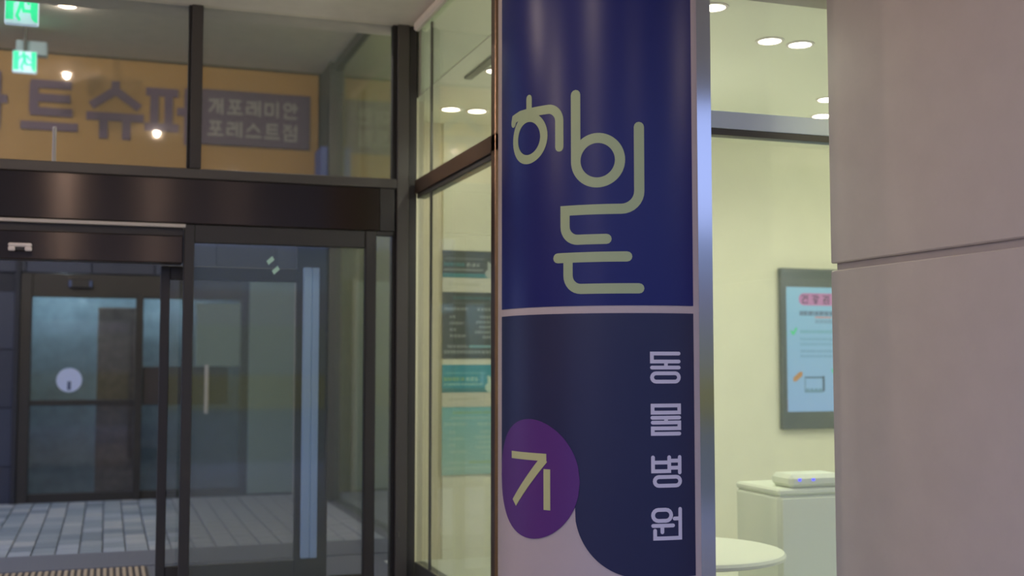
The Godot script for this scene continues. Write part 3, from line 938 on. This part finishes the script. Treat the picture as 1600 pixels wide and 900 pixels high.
	obj("body", bx(3.80, 0.711, -6.22, 4.16, 0.79, -6.0, 0.025), "counter", a)
	obj("indicator_light", bx(3.852, 0.752, -6.0, 3.872, 0.768, -5.994, 0.004), "led_blue", a)
	obj("indicator_light", bx(3.945, 0.752, -6.0, 3.965, 0.766, -5.994, 0.004), "led_blue", a)
	var b := thing("low_table", "low round white table inside the clinic beside the blue pillar", "table", Vector3(3.02, 0, -5.75))
	var g := Geo.new()
	g.lathe(Vector3(3.02, 0, -5.75), [Vector2(0, 0.395), Vector2(0.46, 0.395), Vector2(0.495, 0.405), Vector2(0.50, 0.42), Vector2(0.49, 0.435), Vector2(0.47, 0.44), Vector2(0, 0.44)], 40)
	obj("table_top", g, "bench", b)
	g = Geo.new()
	g.lathe(Vector3(3.02, 0, -5.75), [Vector2(0, 0.0), Vector2(0.2, 0.0), Vector2(0.2, 0.012), Vector2(0.04, 0.03), Vector2(0.035, 0.395), Vector2(0, 0.395)], 24)
	obj("pedestal", g, "counter", b)

func poster(y0: float, y1: float, cut: Array, head: String, dark: Color, ink: Color, accent: Color, label: String, seed_: int) -> void:
	var p := thing("poster", label, "poster", Vector3(2.57, y0, ZW), "information posters beside the pillar")
	var rng := RandomNumberGenerator.new()
	rng.seed = seed_
	var pale := seed_ == 72
	var x0 := 2.352
	var x1 := 2.80
	var im := Image.create(224, 102, false, Image.FORMAT_RGB8)
	im.fill(dark)
	fill(im, 0, 86, 224, 16, srgb(60, 130, 136))
	text_row(im, rng, 12, 26, 150, 9, dark.lerp(ink, 0.6))
	text_row(im, rng, 4, 46, 84, 14, accent)
	text_row(im, rng, 92, 46, 44, 15, ink)
	text_row(im, rng, 6, 68, 150, 9, ink)
	dab(im, 190, 62, 14, 18, ink); dab(im, 186, 84, 20, 18, ink); dab(im, 180, 48, 5, 9, ink); dab(im, 198, 46, 5, 9, srgb(190, 160, 160))
	print_mat(head + "_head", im)
	obj("header", sheet(x0, cut[0], x1, y1, ZW + 0.012, 0.011), head + "_head", p)
	im = Image.create(224, 54, false, Image.FORMAT_RGB8)
	im.fill(srgb(206, 204, 184))
	text_row(im, rng, 24, 20, 120, 10, srgb(182, 184, 166))
	print_mat(head + "_band", im)
	obj("white_band", sheet(x0, cut[1], x1, cut[0] - 0.002, ZW + 0.011, 0.010), head + "_band", p)
	im = Image.create(224, 250, false, Image.FORMAT_RGB8)
	var lo := srgb(164, 198, 184) if pale else dark
	for yy in 250: fill(im, 0, yy, 224, 1, (srgb(122, 184, 184) if pale else dark).lerp(lo, yy / 250.0))
	var faint := 0.8 if pale else 1.0
	text_row(im, rng, 40, 16, 150, 10, dark.lerp(accent, 0.8) if not pale else srgb(150, 184, 130)); text_row(im, rng, 30, 36, 160, 9, lo.lerp(ink, 0.35))
	text_row(im, rng, 6, 58, 88, 11, lo.lerp(ink, faint)); text_row(im, rng, 136, 58, 56, 12, lo.lerp(ink, faint))
	for i in 4:
		text_row(im, rng, 28, 88 + i * 24, [24, 50, 24, 64][i], 11, lo.lerp(ink, faint))
	for i in 5:
		text_row(im, rng, [146, 130, 142, 128, 156][i], 88 + i * 19, [44, 64, 50, 60, 36][i], 11, lo.lerp(ink, faint))
	text_row(im, rng, 18, 200, 80, 11, lo.lerp(ink, faint)); text_row(im, rng, 104, 200, 90, 10, lo.lerp(accent, faint))
	text_row(im, rng, 4, 220, 200, 12, lo.lerp(ink, faint))
	print_mat(head + "_list", im)
	obj("text_sheet", sheet(x0, y0, x1, cut[1] - 0.002, ZW + 0.012, 0.011), head + "_list", p)

func build_pillar() -> void:
	var az := atan2(PC.x, -PC.y)
	pn = Vector2(-sin(az), cos(az))
	pr = Vector2(cos(az), sin(az))
	var t := thing("pillar", "tall rounded pillar wrapped in dark blue panels with a pale green Korean logo", "pillar", Vector3(PC.x, 0, PC.y))
	var sR := 0.372
	# shell with its flat return to the front glass
	var sh := Geo.new()
	var n := 72
	var s0 := -1.15
	for i in n:
		var a := lerpf(s0, sR, float(i) / n)
		var b := lerpf(s0, sR, float(i + 1) / n)
		var na := (on_pillar(Vector2(a, 0), 1.0) - on_pillar(Vector2(a, 0), 0.0)).normalized()
		var nb := (on_pillar(Vector2(b, 0), 1.0) - on_pillar(Vector2(b, 0), 0.0)).normalized()
		var q := [on_pillar(Vector2(a, 0), 0), on_pillar(Vector2(b, 0), 0), on_pillar(Vector2(b, 3.73), 0), on_pillar(Vector2(a, 3.73), 0)]
		sh.tri(q[0], q[1], q[2], na, nb, nb)
		sh.tri(q[0], q[2], q[3], na, nb, na)
	var e := on_pillar(Vector2(sR, 0), 0)
	var back := Vector3(2.69, 0, -5.06)
	var lft := on_pillar(Vector2(s0, 0), 0)
	var up := Vector3(0, 3.73, 0)
	sh.face([back, lft, lft + up, back + up], Vector3(0.3, 0, -1))
	obj("shell", sh, "shell", t, "warm white pillar shell")
	var jb := Geo.new()
	var e2 := e + Vector3(0.066, 0, 0.009)
	jb.face([e, e2, e2 + up, e + up], Vector3(-0.1, 0, 1))
	jb.face([e2, back + Vector3(0.03, 0, 0), back + Vector3(0.03, 0, 0) + up, e2 + up], Vector3(1, 0, 0.4))
	obj("steel_return", jb, "steel", t, "polished steel return beside the front glass")
	# vinyl panels
	var top := wrap_sheet(-0.726, 0.338, func(_s): return 1.700, func(_s): return 3.725, 0.003)
	var up_p := obj("upper_panel", top, "vinyl_blue", t, "dark blue upper panel")
	var low := func(s: float) -> float:
		if s < -0.211: return 0.90
		if s < 0.08: return 0.806 - sqrt(maxf(0.0, 0.291 * 0.291 - pow(s - 0.08, 2)))
		return 0.515
	var bot := wrap_sheet(-0.726, 0.338, low, func(_s): return 1.666, 0.003, 180)
	var lo_p := obj("lower_panel", bot, "vinyl_blue_low", t, "dark blue lower panel with a rounded cut corner")
	# logo: three joined characters in pale green strokes
	var f := on_pillar
	var W := 0.045
	var lift := 0.0045
	var V := func(a: Array) -> Array:
		var out := []
		for i in range(0, a.size(), 2): out.append(Vector2(a[i] / 1000.0, a[i + 1] / 1000.0))
		return out
	var g := Geo.new()
	g.stroke([Vector2(-0.456, 2.668), Vector2(-0.456, 2.60)], 0.036, f, lift, true, 0.02)
	g.stroke(V.call([-578, 2572, -572, 2590]) + V.call([-520, 2600, -425, 2601, -345, 2600]) + arc(Vector2(-0.340, 2.540), 0.060, 88, 0, 8) + V.call([-280, 2420]), 0.042, f, lift, true, 0.02)
	g.stroke(arc(Vector2(-0.462, 2.482), 0.098, 0, 352, 44), 0.042, f, lift, false, 0.02, true)
	obj("logo_character", g, "vinyl_green", up_p, "pale green first logo character")
	g = Geo.new()
	g.stroke(V.call([-199, 2650, -199, 2349]), W, f, lift, true, 0.03)
	g.stroke(arc(Vector2(-0.099, 2.348), 0.100, 0, 354, 59), W, f, lift, false, 0.02, true)
	g.stroke(V.call([85, 2494, 85, 2208]) + arc(Vector2(0.005, 2.208), 0.080, 0, -90, 8) + V.call([-252, 2128, -252, 2056]) + arc(Vector2(-0.191, 2.056), 0.061, 180, 270, 8) + V.call([-60, 1995]), W, f, lift, true, 0.03)
	obj("logo_character", g, "vinyl_green", up_p, "pale green second logo character")
	g = Geo.new()
	g.stroke(V.call([-290, 1916, 30, 1916]), W, f, lift, true, 0.03)
	g.stroke(V.call([-238, 1916, -238, 1836]) + arc(Vector2(-0.177, 1.836), 0.061, 180, 270, 8) + V.call([82, 1775]), W, f, lift, true, 0.03)
	obj("logo_character", g, "vinyl_green", up_p, "pale green third logo character")
	# four squared characters down the right side of the lower panel
	var ys := [1.4965, 1.2685, 1.0415, 0.8155]
	for i in 4:
		g = Geo.new()
		syllable(g, ["동'", "물'", "병'", "원'"][i], 0.127, ys[i] - 0.140, 0.269, ys[i], 0.0165, f, lift, true, 0.02)
		obj("letter", g, "vinyl_white", lo_p, "pale lilac squared character")
	# purple disc with its own character, straddling the blue and the white
	g = Geo.new()
	var cc := Vector2(-0.453, 0.924)
	var rr := 0.268
	var nc := 64
	for i in nc:
		var a := cc.x - rr + 2 * rr * i / nc
		var b := cc.x - rr + 2 * rr * (i + 1) / nc
		var ha := sqrt(maxf(0, rr * rr - pow(a - cc.x, 2)))
		var hb := sqrt(maxf(0, rr * rr - pow(b - cc.x, 2)))
		var na := (f.call(Vector2(a, 0), 1.0) - f.call(Vector2(a, 0), 0.0)).normalized() as Vector3
		var nb := (f.call(Vector2(b, 0), 1.0) - f.call(Vector2(b, 0), 0.0)).normalized() as Vector3
		var q := [f.call(Vector2(a, cc.y - ha), 0.005), f.call(Vector2(b, cc.y - hb), 0.005), f.call(Vector2(b, cc.y + hb), 0.005), f.call(Vector2(a, cc.y + ha), 0.005)]
		g.tri(q[0], q[1], q[2], na, nb, nb)
		g.tri(q[0], q[2], q[3], na, nb, na)
		g.face([f.call(Vector2(a, cc.y - ha), 0.0), f.call(Vector2(b, cc.y - hb), 0.0), q[1], q[0]], Vector3.DOWN)
		g.face([f.call(Vector2(a, cc.y + ha), 0.0), f.call(Vector2(b, cc.y + hb), 0.0), q[2], q[3]], Vector3.UP)
	var disc := obj("disc", g, "vinyl_purple", t, "purple disc at the panel's lower left")
	g = Geo.new()
	g.stroke(V.call([-591, 1024, -352, 1024]), 0.033, f, 0.007, false, 0.02)
	g.stroke(V.call([-362, 1018, -568, 806]), 0.040, f, 0.007, false, 0.02)
	g.stroke(V.call([-349, 972, -349, 791]), 0.036, f, 0.007, false, 0.02)
	obj("letter", g, "vinyl_lime", disc, "pale lime character")

func build_pier() -> void:
	var p := thing("wall_pier", "smooth beige panelled pier with a horizontal groove at the right edge", "wall", Vector3(3.6, 0, -4.0), "", "structure")
	var x := 3.246
	obj("core", bx(x + 0.022, 0, -4.728, x + 0.62, 3.73, -3.43, 0), "groove", p)
	obj("upper_panel", bx(x, 1.918, -4.75, x + 0.64, 3.73, -3.40, 0.006), "beige_panel", p)
	obj("lower_panel", bx(x, 0.0, -4.75, x + 0.64, 1.884, -3.40, 0.006), "beige_panel", p)

func build_lamps() -> void:
	var warm := Color(1.0, 0.90, 0.82)
	downlight(-0.345, 3.73, -5.56, 0.05, "lamp_warm", 0.6, warm, "warm round downlight in the arcade soffit nearest the doors", "arcade downlights", false)
	downlight(0.42, 3.73, -3.33, 0.05, "lamp_warm", 0.45, warm, "warm round downlight in the arcade soffit before the pillar", "arcade downlights", false)
	var k := 0
	for q in [[-2.6, -4.4, "far left by the beige wall", 1.9], [-2.6, -0.6, "left of the camera", 1.8], [1.4, -0.8, "right above the camera", 0.35], [4.4, -1.5, "beyond the beige pier", 0.9]]:
		downlight(q[0], 3.73, q[1], 0.05, "lamp_warm", q[3], warm, "warm round downlight in the arcade soffit " + q[2], "arcade downlights outside the view", false)
	for q in [[-2.0, -9.4, "left of the open doorway"], [1.3, -9.0, "over the sliding glass leaf"], [-2.0, -10.6, "left of the yellow sign letters"]]:
		downlight(q[0], 4.70, q[1], 0.075, "lamp_warm", 3.0, Color(1, 0.96, 0.92), "added warm passage downlight " + q[2] + ", hidden above the transom", "added passage downlights out of sight", false)  # unseen lamps added to brighten the passage
	downlight(-0.408, 4.70, -11.23, 0.075, "lamp_warm", 0.12, Color(1, 0.96, 0.92), "glowing round downlight in the passage ceiling above the yellow sign", "", false)
	downlight(0.75, 2.395, -13.45, 0.05, "lamp_white", 0.5, Color(0.84, 0.94, 1.0), "added cool lobby downlight behind the side light of the far glass door", "added lobby downlights out of sight", false)  # both lobby lamps are added, unseen, to brighten the far door's panes
	downlight(-0.45, 2.395, -13.45, 0.05, "lamp_white", 0.5, Color(0.84, 0.94, 1.0), "added cool lobby downlight behind the round sticker of the far glass door", "added lobby downlights out of sight", false)
	exit_sign(-0.722, -0.501, 3.80, 4.055, -8.7, 4.70, "larger green running figure exit sign at the top left behind the transom")
	exit_sign(-0.913, -0.697, 4.224, 4.436, -12.0, 4.70, "smaller green running figure exit sign before the yellow sign", true)
	var cw := Color(0.98, 1.0, 0.92)
	var spots := [
		[3.475, -5.63, "left of the two large downlights side by side behind the front glass"], [3.678, -5.64, "right of the two large downlights side by side behind the front glass"],
		[2.277, -7.92, "left of the two small downlights seen through the side glass"], [2.471, -7.92, "right of the two small downlights seen through the side glass"],
		[2.87, -5.18, "downlight at the top of the front glass beside the pillar's steel edge"], [4.905, -7.26, "lower of the two far downlights beside the beige pier"],
		[4.634, -6.78, "upper of the two far downlights beside the beige pier"], [2.24, -6.77, "small bright downlight close beside the pillar's left edge"]]
	for s in spots:
		downlight(s[0], 3.25, s[1], 0.062, "lamp_white", (0.1 if s[1] < -7.5 else 0.2) if s[1] < -7.0 or s[1] > -5.3 else 0.88, cw, s[2], "clinic downlights")
	pendant(3.05, 2.45, -6.8, 0.42, cw, "added white fill globe out of sight behind the blue pillar")
	pendant(6.1, 2.5, -6.4, 0.9, cw, "added white fill globe out of sight behind the beige pier")
	downlight(2.9, 4.70, -10.6, 0.06, "lamp_white", 1.4, Color(0.95, 1.0, 0.75), "small added downlight in the glazed shop's ceiling", "")  # unseen lamp added to light the room behind the passage glazing
